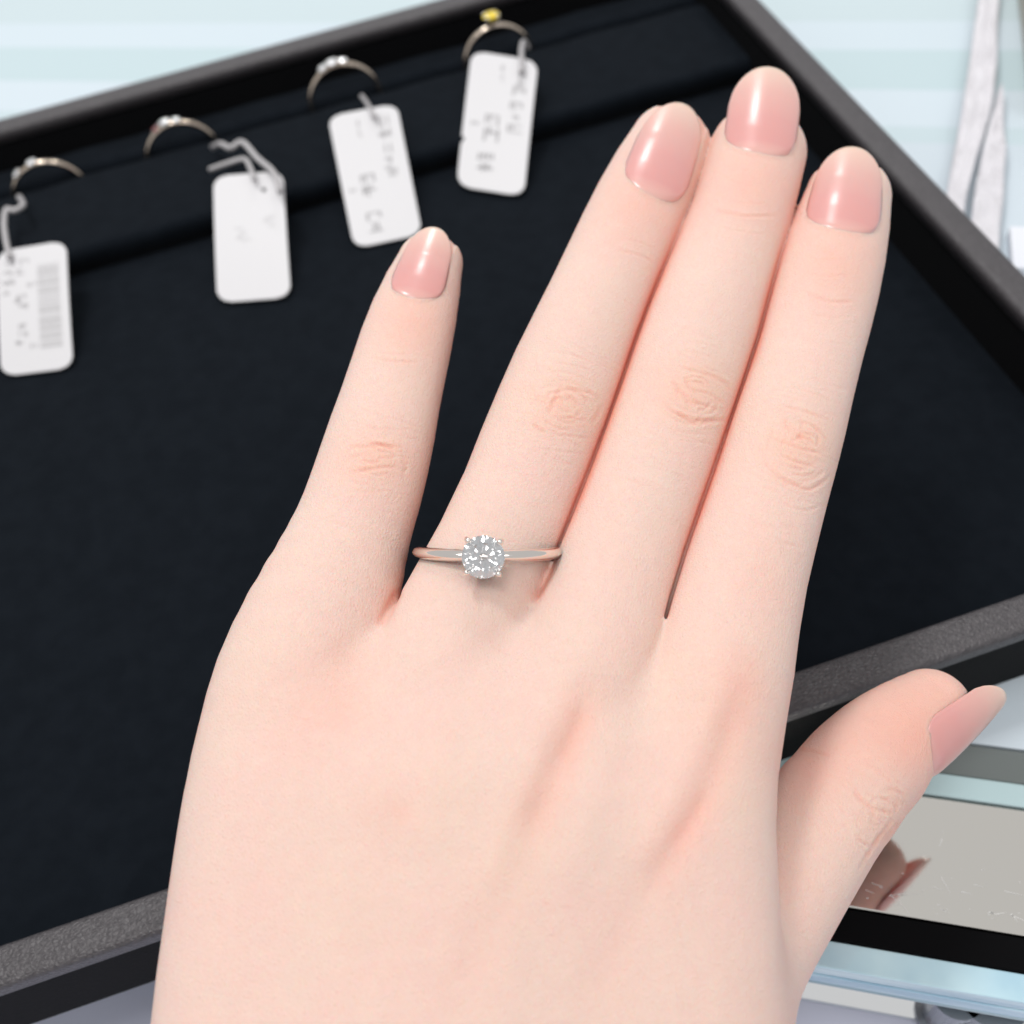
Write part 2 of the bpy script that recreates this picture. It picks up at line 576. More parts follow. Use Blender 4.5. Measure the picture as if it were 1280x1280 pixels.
# ------------------------------------------------------------------ tags
def price_tag(quad_px, ztop, zbot, label, prints, rad=0.2, bars=None, hole=None):
    """quad_px: TL, TR, BR, BL in the photograph; the card leans from ztop (string end) to zbot."""
    Q = [at_z(*quad_px[0], ztop), at_z(*quad_px[1], ztop), at_z(*quad_px[2], zbot), at_z(*quad_px[3], zbot)]
    Q = [np.array(q) for q in Q]
    nrm = np.cross(Q[1] - Q[0], Q[3] - Q[0]); nrm /= np.linalg.norm(nrm)
    if nrm[2] < 0: nrm = -nrm
    W = (np.linalg.norm(Q[1] - Q[0]) + np.linalg.norm(Q[2] - Q[3])) / 2
    L = (np.linalg.norm(Q[3] - Q[0]) + np.linalg.norm(Q[2] - Q[1])) / 2

    def pos(u, v, h=0.0):
        bow = 0.35 * math.sin(math.pi * v)
        return (Q[0] * (1 - u) + Q[1] * u) * (1 - v) + (Q[3] * (1 - u) + Q[2] * u) * v + nrm * (h + bow)
    root = empty('price_tag', (Q[2] + Q[3]) / 2)
    tag(root, label, 'tag', 'white price tags tied to the tray rings')
    # card: rounded rectangle cut in rows so that it can bow
    r = rad * W
    rows = 28
    verts, faces = [], []
    vs = np.concatenate([np.linspace(0, r / L, 8)[:-1], np.linspace(r / L, 1 - r / L, rows - 14), np.linspace(1 - r / L, 1, 8)[1:]])
    th = 0.42
    for s_ in (th / 2, -th / 2):
        for vv in vs:
            y = vv * L
            dy = max(0.0, r - y, y - (L - r))
            ins = (r - math.sqrt(max(0.0, r * r - dy * dy))) / W
            for k in range(5):
                u = ins + (1 - 2 * ins) * k / 4
                verts.append(pos(u, vv, s_))
    n = len(vs)
    for i in range(n - 1):
        for k in range(4):
            a = i * 5 + k
            faces.append((a, a + 5, a + 6, a + 1))
            a += n * 5
            faces.append((a, a + 1, a + 6, a + 5))
    o5 = n * 5
    for i in range(n - 1):
        for k, fl in ((0, 0), (4, 1)):
            a, b_ = i * 5 + k, (i + 1) * 5 + k
            faces.append((a, a + o5, b_ + o5, b_) if not fl else (a, b_, b_ + o5, a + o5))
    for i, fl in ((0, 1), (n - 1, 0)):
        for k in range(4):
            a = i * 5 + k
            faces.append((a, a + o5, a + 1 + o5, a + 1) if fl else (a, a + 1, a + 1 + o5, a + o5))
    mesh_obj('card', verts, faces, M_tag, root)

    def printed(name, rects, mat):
        pv, pf = [], []
        for (u0, v0, u1, v1) in rects:
            i0 = len(pv)
            for (u, vv) in ((u0, v0), (u1, v0), (u1, v1), (u0, v1)):
                pv.append(pos(u, vv, th / 2 + 0.05))
            pf.append((i0, i0 + 3, i0 + 2, i0 + 1))
        mesh_obj(name, pv, pf, mat, root)
    if prints: printed('print', prints, M_ink)
    if bars: printed('barcode' if len(bars) > 25 else 'print', bars, M_inkpale)
    if hole: printed('hole', [hole], principled('hole_shadow', (0.06, 0.06, 0.065), 0.8))
    return pos


def glyph(u, v, w, h, seed, dens=5):
    """A sideways character made of short strokes, reading down the card."""
    r_ = random.Random(seed)
    out = []
    t = 0.16
    for k in range(dens):
        if r_.random() < 0.55:
            x = u + w * r_.choice([0, 0.28, 0.55, 0.8])
            out.append((x, v + h * r_.choice([0, 0.1]), x + w * t, v + h * r_.uniform(0.55, 1)))
        else:
            y = v + h * r_.choice([0, 0.3, 0.5, 0.82])
            out.append((u + w * r_.choice([0, 0.15]), y, u + w * r_.uniform(0.6, 1), y + h * t * 0.9))
    return out


p3 = []
for (u, v_, w, h, sd) in ((.68, .07, .17, .10, 3), (.66, .18, .19, .09, 5), (.66, .30, .16, .08, 8), (.66, .41, .16, .07, 9), (.66, .49, .18, .06, 12),
                          (.38, .08, .05, .05, 13), (.38, .14, .05, .07, 14), (.28, .50, .22, .08, 21), (.28, .585, .22, .09, 22), (.10, .58, .10, .03, 23),
                          (.26, .78, .23, .065, 31), (.26, .855, .23, .065, 32)):
    p3 += glyph(u, v_, w, h, sd)
p4 = []
for (u, v_, w, h, sd) in ((.70, .11, .18, .10, 43), (.68, .22, .20, .08, 45), (.66, .34, .20, .07, 48), (.70, .44, .12, .04, 49), (.66, .51, .22, .06, 52),
                          (.47, .08, .05, .05, 53), (.47, .14, .05, .08, 54), (.32, .46, .22, .08, 61), (.32, .55, .24, .11, 62), (.12, .53, .14, .03, 63),
                          (.27, .74, .25, .06, 71), (.27, .81, .25, .07, 72)):
    p4 += glyph(u, v_, w, h, sd)
p1 = []
for k in range(15):
    p1 += glyph(random.uniform(.06, .42), [.1, .18, .25, .3, .34, .38, .42, .46, .62, .68, .74, .78][k % 12], .13, .045, 80 + k, 4)
bars = []
yb = .17
while yb < .83:
    h = random.choice([.006, .010, .016, .024])
    bars.append((.57, yb, .88, yb + h))
    yb += h + random.choice([.006, .008, .014])
T1 = price_tag([(-3, 315), (83, 301), (92, 460), (2, 471)], 14.5, 3.0, 'white tag with a printed barcode hanging below the two-stone ring', p1, 0.2, bars)
p2 = []
for k, (u, v_) in enumerate(((.30, .44), (.36, .48), (.30, .50), (.40, .53), (.68, .38), (.76, .42), (.74, .36))):
    p2 += glyph(u, v_, .10, .03, 140 + k, 3)
T2 = price_tag([(267, 221), (354, 214), (364, 372), (272, 379)], 14.5, 3.2, 'nearly blank white tag with a punched hole and looped plastic tie', None, 0.2, p2, (.69, .13, .745, .165))
T3 = price_tag([(410, 146), (496, 130), (528, 293), (443, 311)], 14.5, 3.0, 'white printed tag lying slanted below the three-stone ring', p3, 0.2)
T4 = price_tag([(590, 64), (673, 77), (655, 246), (571, 233)], 16.0, 3.4, 'white printed tag hanging below the yellow-stone ring', p4, 0.2)


def tie(pts, label, r=0.75):
    """Plastic tie through pixel control points ((u, v), z)."""
    P = spline([at_z(u, v_, z) for (u, v_, z) in pts], 10)
    v, f = tube(P, r * 0.82, 10)
    o = mesh_obj('tag_tie', v, f, M_thread, None, True)
    tag(o, label, 'tie', 'plastic ties of the tray tags')
    return o


tie([(24, 246, 11), (29, 256, 13.5), (18, 263, 14), (8, 262, 14), (5, 278, 14.4), (7, 298, 14.6), (12, 322, 15.0)], 'short white plastic tie between ring and barcode tag', 0.85)
tie([(266, 184, 10), (276, 180, 14), (288, 185, 15.5), (303, 178, 16.5), (322, 198, 16.5), (342, 216, 16), (350, 240, 15.5)], 'long white plastic tie bent over the nearly blank tag', 0.9)
tie([(262, 212, 14), (285, 204, 15.5), (305, 199, 16), (312, 208, 16), (318, 224, 15.6)], 'loose white end of plastic tie beside the nearly blank tag', 0.75)
tie([(452, 120, 12), (458, 128, 13.5), (464, 138, 15), (468, 146, 15.2)], 'short white plastic tie at top of the tag below the three-stone ring', 0.7)
tie([(660, 60, 13), (655, 52, 15.5), (652, 60, 17), (652, 78, 17.0), (652, 90, 16.3)], 'white plastic tie looped on the yellow-stone ring', 0.8)

# ------------------------------------------------------------------ hand
# Hand frame (mm): x right, y towards the fingertips, z out of the back of the hand.
HREF, HSL = 140.0, 2.7e-6
_al = 1.0 / HREF
_n = np.array([0.0, HSL * FPX, _al - 50 * HSL])
H0 = _n / (_n @ _n)                     # foot of the hand plane in camera coords
E3 = -_n / np.linalg.norm(_n)
E1 = np.array([1.0, 0, 0])
E2 = np.cross(E3, E1)                   # up the fingers
if E2[1] > 0: E2 = -E2
_o = np.array([0.0, 50.0, FPX]); H0 = _o * (1.0 / (_n @ _o))
ZS = 0.86                               # fingers are a little flatter than wide


def hp(u, v, z=0.0):
    """Pixel -> (x, y) in the hand frame at height z."""
    r = np.array([u - 640.0, v - 640.0, FPX])
    P = r * (((H0 + E3 * z) @ E3) / (r @ E3))
    d = P - H0
    return np.array([d @ E1, d @ E2])


def h2w(P):
    """Hand frame -> world mm (arrays of shape n,3)."""
    P = np.asarray(P, float)
    c = H0 + P[..., 0:1] * E1 + P[..., 1:2] * E2 + P[..., 2:3] * E3
    return c @ C2W.T + CAM


def h2px(P):
    c = H0 + P[..., 0:1] * E1 + P[..., 1:2] * E2 + P[..., 2:3] * E3
    return 640 + FPX * c[..., 0] / c[..., 2], 640 + FPX * c[..., 1] / c[..., 2]


def hit_poly(poly, c, d):
    """Distance from c along +-d to the polyline (nearest crossing)."""
    best = None
    for a, b_ in zip(poly[:-1], poly[1:]):
        e = b_ - a
        den = d[0] * -e[1] + d[1] * e[0]
        if abs(den) < 1e-9: continue
        w = a - c
        t = (w[0] * -e[1] + w[1] * e[0]) / den
        s = (d[0] * w[1] - d[1] * w[0]) / den
        if -0.02 <= s <= 1.02 and (best is None or abs(t) < abs(best)):
            best = t
    return best


def finger_chain(left, right, a, b_, zprof, n=11, t0=0.0, t1=1.0):
    """Stations (x, y, z, r) between two traced outlines."""
    out = []
    for t in np.linspace(t0, t1, n):
        z = np.interp(t, *zprip(zprof))
        L = [hp(*p, z) for p in left]; R = [hp(*p, z) for p in right]
        A, B = hp(*a, z), hp(*b_, z)
        d = (B - A) / np.linalg.norm(B - A)
        nrm = np.array([d[1], -d[0]])
        c = A + (B - A) * t
        tl, tr = hit_poly(L, c, nrm), hit_poly(R, c, nrm)
        if tl is None or tr is None: continue
        m = c + nrm * (tl + tr) / 2
        out.append((m[0], m[1], z, abs(tr - tl) / 2))
    o_ = np.array(out)
    o_[1:-1] = 0.25 * o_[:-2] + 0.5 * o_[1:-1] + 0.25 * o_[2:]
    return [tuple(q) for q in o_]


def zprip(zp):
    return [p[0] for p in zp], [p[1] for p in zp]


def st(u, v, z, rpx):
    """Manual station: centre pixel, height, radius in pixels."""
    c = hp(u, v, z)
    e = hp(u + rpx, v, z)
    return (c[0], c[1], z, e[0] - c[0])


little_L = [(500, 319), (480, 352), (455, 404), (442, 447), (428, 490), (411, 532), (396, 580), (380, 629), (362, 668), (344, 700), (322, 736), (303, 769), (280, 815)]
little_R = [(579, 318), (578, 332), (574, 379), (567, 420), (560, 460), (550, 500), (545, 526), (542, 560), (541, 572), (536, 591), (527, 625), (517, 660), (504, 705), (492, 745), (470, 790)]
ring_L = [(807, 146), (779, 178), (760, 209), (733, 260), (708, 313), (677, 379), (646, 435), (632, 466), (621, 494), (606, 530), (592, 560), (577, 600), (567, 629), (554, 666), (533, 703), (507, 738), (483, 762)]
ring_R = [(887, 165), (885, 193), (863, 265), (844, 306), (813, 378), (791, 437), (779, 474), (760, 530), (747, 565), (734, 600), (704, 673), (690, 710), (671, 745)]
mid_L = [(897, 140), (890, 170), (885, 193), (863, 265), (844, 306), (813, 378), (791, 437), (779, 474), (760, 530), (734, 600), (704, 673), (684, 720), (668, 760)]
mid_R = [(1010, 130), (1012, 156), (1004, 228), (991, 271), (966, 349), (955, 390), (947, 430), (930, 475), (913, 524), (885, 611), (860, 677), (838, 733), (834, 790)]
index_L = [(1012, 225), (1004, 245), (991, 271), (966, 349), (955, 390), (947, 430), (930, 475), (913, 524), (885, 611), (860, 677), (838, 733), (833, 795)]
index_R = [(1112, 225), (1113, 240), (1112, 290), (1101, 362), (1087, 420), (1072, 468), (1057, 543), (1038, 611), (1022, 680), (1008, 730), (998, 780), (990, 830)]

Z_fing = [(0, 0.5), (0.28, 0.2), (0.5, 0.8), (0.75, -0.2), (1, -1.6)]
rays = {}
rays['little'] = [st(300, 1900, -9, 150), st(296, 1600, -7, 122), st(302, 1420, -5.5, 110), st(304, 1280, -4.0, 109), st(318, 1150, -3.2, 107), st(338, 1000, -2.4, 106), st(352, 925, -2.0, 105), st(372, 850, -1.4, 106), st(396, 790, -1.2, 103)] + \
    finger_chain(little_L, little_R, (432, 700), (542, 330), [(0, -1.4), (0.35, -0.8), (0.6, -1.2), (1, -2.6)], 11)
rays['ring'] = [st(420, 1900, -6, 150), st(455, 1600, -4, 115), st(466, 1420, -3, 108), st(472, 1280, -2.0, 106), st(486, 1150, -1.2, 104), st(510, 1000, -0.2, 101), st(528, 925, 0.3, 98), st(548, 855, 0.7, 96), st(572, 790, 0.6, 90)] + \
    finger_chain(ring_L, ring_R, (602, 725), (838, 178), Z_fing, 13)
rays['middle'] = [st(590, 1900, -4, 150), st(618, 1600, -3, 118), st(626, 1420, -2, 110), st(634, 1280, -1.0, 107), st(652, 1150, 0.0, 103), st(682, 1000, 1.1, 99), st(702, 925, 1.5, 97), st(722, 855, 1.6, 94), st(744, 790, 1.0, 88)] + \
    finger_chain(mid_L, mid_R, (768, 735), (951, 150), Z_fing, 13)
rays['index'] = [st(770, 1900, -6, 150), st(790, 1600, -4, 115), st(852, 1420, -3, 112), st(864, 1280, -2.2, 110), st(869, 1190, -1.5, 107), st(868, 1110, -0.9, 104), st(866, 1030, -0.3, 100), st(870, 960, 0.1, 98), st(884, 885, 0.5, 97), st(903, 830, 0.4, 91)] + \
    finger_chain(index_L, index_R, (922, 770), (1061, 246), Z_fing, 13)
thumb_U = [(940, 1010), (967, 973), (998, 936), (1025, 908), (1056, 881), (1085, 864), (1115, 850), (1145, 839), (1173, 834), (1200, 836), (1222, 844)]
thumb_D = [(985, 1268), (1001, 1237), (1017, 1202), (1033, 1174), (1056, 1139), (1076, 1104), (1103, 1061), (1130, 1026), (1145, 996), (1168, 962), (1196, 934), (1222, 904)]
rays['thumb'] = [st(800, 1700, -9, 130), st(845, 1480, -9, 110), st(876, 1330, -9.5, 90), st(912, 1240, -10, 79), st(952, 1165, -11, 74)] + \
    finger_chain(thumb_U, thumb_D, (990, 1100), (1078, 955), [(0, -12.3), (1, -16.2)], 5, 0.0, 0.9) + \
    finger_chain(thumb_U, thumb_D, (1084, 946), (1164, 890), [(0, -16.8), (1, -18.5)], 7)

VOX = 0.37
for key in ('little', 'ring', 'middle', 'index'):      # ease the step from knuckle to finger
    q = np.array(rays[key])
    q[6:13] = 0.25 * q[5:12] + 0.5 * q[6:13] + 0.25 * q[7:14]
    rays[key] = [tuple(p) for p in q]
for key in ('little', 'thumb'):                          # rounder outline where the ray bends
    q = [np.array(p) for p in rays[key]]
    rays[key] = [tuple(p) for p in spline(q[:13], 2)] + [tuple(p) for p in q[13:]]
allp = np.array([s for r_ in rays.values() for s in r_])
lo = np.array([(allp[:, 0] - allp[:, 3]).min() - 2, hp(640, 1720)[1], -33.0])
hi = np.array([(allp[:, 0] + allp[:, 3]).max() + 2, (allp[:, 1] + allp[:, 3]).max() + 2, 16.0])
nx, ny, nz = [int(k) for k in np.ceil((hi - lo) / VOX)]
gx = (lo[0] + np.arange(nx) * VOX).astype(np.float32)
gy = (lo[1] + np.arange(ny) * VOX).astype(np.float32)
gz = (lo[2] + np.arange(nz) * VOX).astype(np.float32)


Y_WEB = hp(640, 690)[1]


def chain_sdf(stations, pad=19.0):
    D = np.full((nx, ny, nz), 60.0, np.float32)
    for q_, (s0, s1) in enumerate(zip(stations[:-1], stations[1:])):
        pad = 19.0 if s0[1] < Y_WEB else 7.0
        a = np.array([s0[0], s0[1], s0[2] / ZS]); b_ = np.array([s1[0], s1[1], s1[2] / ZS])
        rmax = max(s0[3], s1[3]) + pad
        mn = np.minimum(a, b_) - rmax; mx = np.maximum(a, b_) + rmax
        i0, i1 = np.searchsorted(gx, [mn[0], mx[0]]); j0, j1 = np.searchsorted(gy, [mn[1], mx[1]]); k0, k1 = np.searchsorted(gz / ZS, [mn[2], mx[2]])
        if i1 <= i0 or j1 <= j0 or k1 <= k0: continue
        X = gx[i0:i1, None, None]; Y = gy[None, j0:j1, None]; Zz = (gz / ZS)[None, None, k0:k1]
        d = b_ - a
        dd = float(d @ d) + 1e-9
        txy = ((X - a[0]) * d[0] + (Y - a[1]) * d[1]) / dd
        t = np.clip(txy + (Zz - a[2]) * (d[2] / dd), 0, 1).astype(np.float32)
        q = (X - a[0] - t * d[0]) ** 2 + (Y - a[1] - t * d[1]) ** 2 + (Zz - a[2] - t * d[2]) ** 2
        q = np.sqrt(q) - (s0[3] + (s1[3] - s0[3]) * t)
        sub = D[i0:i1, j0:j1, k0:k1]
        np.minimum(sub, q.astype(np.float32), out=sub)
    return D


def smin(a, b_, k):
    h = np.maximum(k - np.abs(a - b_), 0) / k
    return np.minimum(a, b_) - h * h * k * 0.25


def kfield(pt_px, kmin, kmax, soft, shift=0.0):
    """Blend width: small above the web between two fingers, wide below it."""
    yc = hp(*pt_px)[1] + shift
    t = np.clip((yc - gy) / soft, 0, 1)
    t = t * t * (3 - 2 * t)
    return (kmin + (kmax - kmin) * t).astype(np.float32)[None, :, None]


def part_fingers(D, da, db, pt_px, gap, run, zfloor):
    """Keeps a hair-thin groove between two fingers that lie side by side, closing at the web."""
    yc = hp(*pt_px)[1]
    t = np.clip((gy - yc) / run, 0, 1)
    g = np.where(gy < yc, -5.0, gap * t).astype(np.float32)[None, :, None]
    sheet = 0.5 * np.abs(da - db) + 4.0 * np.clip((zfloor - gz) / 2.0, 0, 1)[None, None, :]
    return np.where(np.minimum(da, db) < 4.0, np.maximum(D, g - sheet), D).astype(np.float32)


d_ring = chain_sdf(rays['ring'])
D = smin(chain_sdf(rays['little']), d_ring, kfield((490, 752), 0.5, 19.0, 28.0, 0.5))
d_mid = chain_sdf(rays['middle'])
D = smin(D, d_mid, kfield((676, 745), 0.4, 19.0, 28.0, 0.5))
d_ind = chain_sdf(rays['index'])
D = smin(D, d_ind, kfield((830, 800), 0.4, 18.0, 28.0, 0.5))
D = part_fingers(D, d_ring, d_mid, (690, 712), 0.235, 0.01, 1.0)
D = part_fingers(D, d_mid, d_ind, (834, 790), 0.235, 0.01, 1.0)
del d_ring, d_mid, d_ind
# the thumb joins in the palm, below a clear fold along the index metacarpal
D = smin(D, chain_sdf(rays['thumb']), kfield((967, 985), 0.8, 9.0, 26.0, 0.0))


def surface_nets(D):
    ins = D < 0
    c = [ins[i:nx - 1 + i, j:ny - 1 + j, k:nz - 1 + k] for i in (0, 1) for j in (0, 1) for k in (0, 1)]
    cnt = np.zeros(c[0].shape, np.uint8)
    for q in c: cnt += q
    act = (cnt > 0) & (cnt < 8)
    I, J, K = np.nonzero(act)
    idx = np.full(act.shape, -1, np.int64)
    idx[I, J, K] = np.arange(len(I))
    acc = np.zeros((len(I), 3)); n = np.zeros(len(I))
    corners = [(i, j, k) for i in (0, 1) for j in (0, 1) for k in (0, 1)]
    val = {q: D[I + q[0], J + q[1], K + q[2]].astype(float) for q in corners}
    for q in corners:
        for axx in range(3):
            if q[axx]: continue
            p = list(q); p[axx] = 1; p = tuple(p)
            va, vb = val[q], val[p]
            m = (va < 0) != (vb < 0)
            t = np.where(m, va / np.where(m, va - vb, 1), 0)
            pos = np.array(q, float)[None, :].repeat(len(I), 0)
            pos[:, axx] = t
            acc[m] += pos[m]; n[m] += 1
    V = np.stack([I, J, K], 1) + acc / n[:, None]
    V = V * VOX + lo
    faces = []
    for axx in range(3):
        a1, a2 = (axx + 1) % 3, (axx + 2) % 3
        sl0 = [slice(None)] * 3; sl1 = [slice(None)] * 3
        sl0[axx] = slice(0, -1); sl1[axx] = slice(1, None)
        s0 = ins[tuple(sl0)]; s1 = ins[tuple(sl1)]
        E = np.stack(np.nonzero(s0 != s1), 1)
        ok = (E[:, a1] > 0) & (E[:, a2] > 0) & (E[:, a1] < D.shape[a1] - 1) & (E[:, a2] < D.shape[a2] - 1)
        E = E[ok]
        fl = s0[E[:, 0], E[:, 1], E[:, 2]]
        quad = []
        for o1, o2 in ((-1, -1), (0, -1), (0, 0), (-1, 0)):
            Q = E.copy(); Q[:, a1] += o1; Q[:, a2] += o2
            quad.append(idx[Q[:, 0], Q[:, 1], Q[:, 2]])
        F = np.stack(quad, 1)
        F[~fl] = F[~fl][:, ::-1]
        faces.append(F[(F >= 0).all(1)])
    return V, np.concatenate(faces)


# close the wrist end inside the grid
D[:, :2, :] = np.maximum(D[:, :2, :], 0.3)
V, Fq = surface_nets(D)
del D
# light relaxation of the voxel facets
ed = np.concatenate([Fq[:, [0, 1]], Fq[:, [1, 2]], Fq[:, [2, 3]], Fq[:, [3, 0]]])
for lam in (0.55, -0.57, 0.55, -0.57, 0.5, 0.25):
    s = np.zeros_like(V); n = np.zeros(len(V))
    for k in range(3):
        s[:, k] = np.bincount(ed[:, 0], V[ed[:, 1], k], len(V)) + np.bincount(ed[:, 1], V[ed[:, 0], k], len(V))
    n = np.bincount(ed[:, 0], minlength=len(V)) + np.bincount(ed[:, 1], minlength=len(V))
    V = V + lam * (s / np.maximum(n, 1)[:, None] - V)


def np_mesh(name, V, F):
    m = bpy.data.meshes.new(name)
    m.vertices.add(len(V)); m.vertices.foreach_set('co', V.astype(np.float32).ravel())
    m.loops.add(F.size); m.loops.foreach_set('vertex_index', F.astype(np.int32).ravel())
    m.polygons.add(len(F)); m.polygons.foreach_set('loop_start', (np.arange(len(F)) * F.shape[1]).astype(np.int32))
    m.update(calc_edges=True)
    return m


# one Catmull-Clark step for the fine creases
tmp = bpy.data.objects.new('hand_tmp', np_mesh('hand_tmp', V, Fq))
coll.objects.link(tmp)
sm = tmp.modifiers.new('s', 'SUBSURF'); sm.levels = 1; sm.render_levels = 1
dg = bpy.context.evaluated_depsgraph_get()
hm = bpy.data.meshes.new_from_object(tmp.evaluated_get(dg))
bpy.data.objects.remove(tmp)
hm.name = 'hand'
nv = len(hm.vertices)
P = np.empty(nv * 3, np.float32); hm.vertices.foreach_get('co', P); P = P.reshape(-1, 3).astype(float)
N = np.empty(nv * 3, np.float32); hm.vertices.foreach_get('normal', N); N = N.reshape(-1, 3).astype(float)
PU, PV = h2px(P)
facing = np.clip((N[:, 2] + 0.25) / 0.5, 0, 1)
disp = np.zeros(nv); red = np.zeros(nv); yel = np.zeros(nv)


def seg_dist(px, py, poly):
    best = np.full(len(px), 1e9); par = np.zeros(len(px)); tot = 0
    L = [math.dist(a, b_) for a, b_ in zip(poly[:-1], poly[1:])]
    T = sum(L)
    for (a, b_), l in zip(zip(poly[:-1], poly[1:]), L):
        dx, dy = b_[0] - a[0], b_[1] - a[1]
        t = np.clip(((px - a[0]) * dx + (py - a[1]) * dy) / (l * l + 1e-9), 0, 1)
        d = np.hypot(px - a[0] - t * dx, py - a[1] - t * dy)
        m = d < best
        best[m] = d[m]; par[m] = (tot + t[m] * l) / T
        tot += l
    return best, par


def crease(poly, sig, depth, rd=0.0, lip=0.35, yl=0.0):
    """A furrow along a pixel polyline; sig in pixels, depth in mm."""
    if len(poly) > 2:
        poly = [tuple(p) for p in spline([np.array(p, float) for p in poly], 4)]
    xs = [p[0] for p in poly]; ys = [p[1] for p in poly]
    m = np.nonzero((PU > min(xs) - 4 * sig) & (PU < max(xs) + 4 * sig) & (PV > min(ys) - 4 * sig) & (PV < max(ys) + 4 * sig) & (facing > 0))[0]
    if len(m) == 0: return
    d, t = seg_dist(PU[m], PV[m], poly)
    fade = np.clip(np.minimum(t, 1 - t) * 5, 0.05, 1)
    g = np.exp(-(d / sig) ** 2) - lip * np.exp(-((d - 2.0 * sig) / sig) ** 2)
    disp[m] -= depth * g * fade * facing[m]
    red[m] += rd * np.exp(-(d / (1.5 * sig)) ** 2) * fade
    yel[m] += yl * np.exp(-(d / (1.5 * sig)) ** 2) * fade


def blob(u, v, su, sv, ang, h=0.0, rd=0.0, yl=0.0):
    ca, sa = math.cos(math.radians(ang)), math.sin(math.radians(ang))
    x = (PU - u) * ca + (PV - v) * sa; y = -(PU - u) * sa + (PV - v) * ca
    g = np.exp(-(x / su) ** 2 - (y / sv) ** 2) * (facing > 0)
    disp[:] += h * g * facing
    red[:] += rd * g; yel[:] += yl * g


C = [
    # little finger
    ([(434, 559), (455, 559), (478, 558), (506, 560)], 2.4, .13), ([(432, 587), (448, 590), (466, 586), (500, 584)], 2.2, .11), ([(436, 573), (448, 571), (456, 568)], 2, .07),
    ([(468, 574), (485, 573), (498, 571)], 1.9, .07), ([(432, 613), (462, 615), (492, 613)], 1.9, .05), ([(452, 536), (475, 535), (497, 537)], 1.9, .05),
    ([(500, 572), (508, 584), (502, 594)], 2.6, .07), ([(464, 447), (490, 451), (526, 453)], 2.0, .09), ([(470, 440), (490, 442), (512, 443)], 1.7, .05),
    # ring finger
    ([(664, 530), (674, 537), (684, 542)], 2.3, .15), ([(703, 480), (694, 499), (690, 510), (682, 520)], 3.0, .10), ([(704, 482), (720, 488), (742, 493)], 2.2, .12),
    ([(752, 502), (748, 516), (739, 530)], 3.0, .07), ([(694, 523), (715, 524), (735, 527)], 1.9, .07),
    ([(690, 544), (715, 546), (742, 549)], 1.9, .06), ([(668, 560), (700, 564), (736, 568)], 1.9, .05), ([(690, 440), (714, 443), (738, 452)], 1.7, .05),
    ([(686, 453), (712, 456), (742, 464)], 1.7, .06), ([(682, 463), (712, 467), (744, 478)], 1.7, .05), ([(660, 480), (668, 490), (672, 505)], 2.6, .06),
    ([(768, 311), (788, 316), (804, 321), (818, 331)], 2.1, .09), ([(775, 298), (798, 302), (820, 312)], 1.7, .05),
    # middle finger
    ([(848, 459), (862, 463), (884, 468), (904, 478), (915, 493)], 2.4, .12), ([(828, 503), (842, 516), (870, 525), (912, 525)], 2.4, .16), ([(838, 474), (848, 487), (857, 500), (862, 512)], 2.8, .10),
    ([(856, 470), (860, 484), (872, 494)], 2.2, .09), ([(868, 488), (886, 494), (906, 506)], 2.0, .08), ([(858, 500), (878, 507), (902, 514)], 1.9, .07), ([(836, 536), (862, 542), (890, 543)], 1.8, .05),
    ([(845, 550), (868, 553), (888, 553)], 1.7, .04), ([(846, 440), (872, 441), (905, 452)], 1.8, .05), ([(850, 428), (876, 429), (906, 438)], 1.7, .04),
    ([(890, 262), (912, 266), (932, 270), (974, 270)], 2.2, .11), ([(900, 284), (930, 290), (962, 294)], 1.8, .05), ([(912, 252), (936, 254), (964, 254)], 1.7, .04),
    # index finger
    ([(976, 508), (992, 511), (1012, 517), (1036, 526)], 2.2, .10), ([(953, 576), (964, 588), (984, 602), (1008, 612), (1026, 604), (1042, 590)], 2.4, .14), ([(984, 520), (982, 532), (990, 545)], 2.8, .09),
    ([(964, 549), (984, 556), (1006, 564), (1030, 566)], 2.1, .10), ([(974, 570), (996, 578), (1022, 586)], 1.9, .07), ([(974, 627), (994, 635), (1012, 637), (1032, 629)], 2.0, .07), ([(1000, 520), (1002, 536), (998, 552)], 2.2, .06),
    ([(1014, 528), (1022, 545), (1020, 560)], 2.2, .06), ([(968, 536), (960, 552), (958, 566)], 2.4, .05), ([(980, 484), (1005, 488), (1035, 498)], 1.7, .04),
    ([(1004, 364), (1020, 371), (1038, 377), (1074, 377)], 2.2, .11), ([(1014, 344), (1040, 345), (1064, 341)], 1.8, .05), ([(1010, 390), (1036, 396), (1066, 396)], 1.7, .04),
    # thumb
    ([(1066, 983), (1074, 998), (1088, 1012), (1094, 1030)], 3.0, .12), ([(1100, 996), (1112, 1003), (1122, 1012)], 2.2, .10), ([(1086, 1008), (1100, 1014), (1118, 1016)], 2.4, .10),
    ([(1090, 1056), (1104, 1040), (1116, 1022)], 2.6, .14), ([(1080, 1074), (1092, 1056), (1100, 1040)], 2.4, .12), ([(1102, 1052), (1112, 1040), (1124, 1028)], 2.2, .10), ([(1072, 1090), (1082, 1072), (1090, 1060)], 2.2, .09),
    ([(1108, 985), (1122, 990), (1134, 996)], 2.2, .07), ([(998, 938), (1018, 940), (1040, 946)], 2.4, .10), ([(1076, 898), (1090, 894), (1108, 892)], 1.8, .04),
]
for poly, sig, dep in C:
    crease(poly, sig * 0.95, dep * 0.85, rd=dep * 1.3, yl=dep * 1.2)
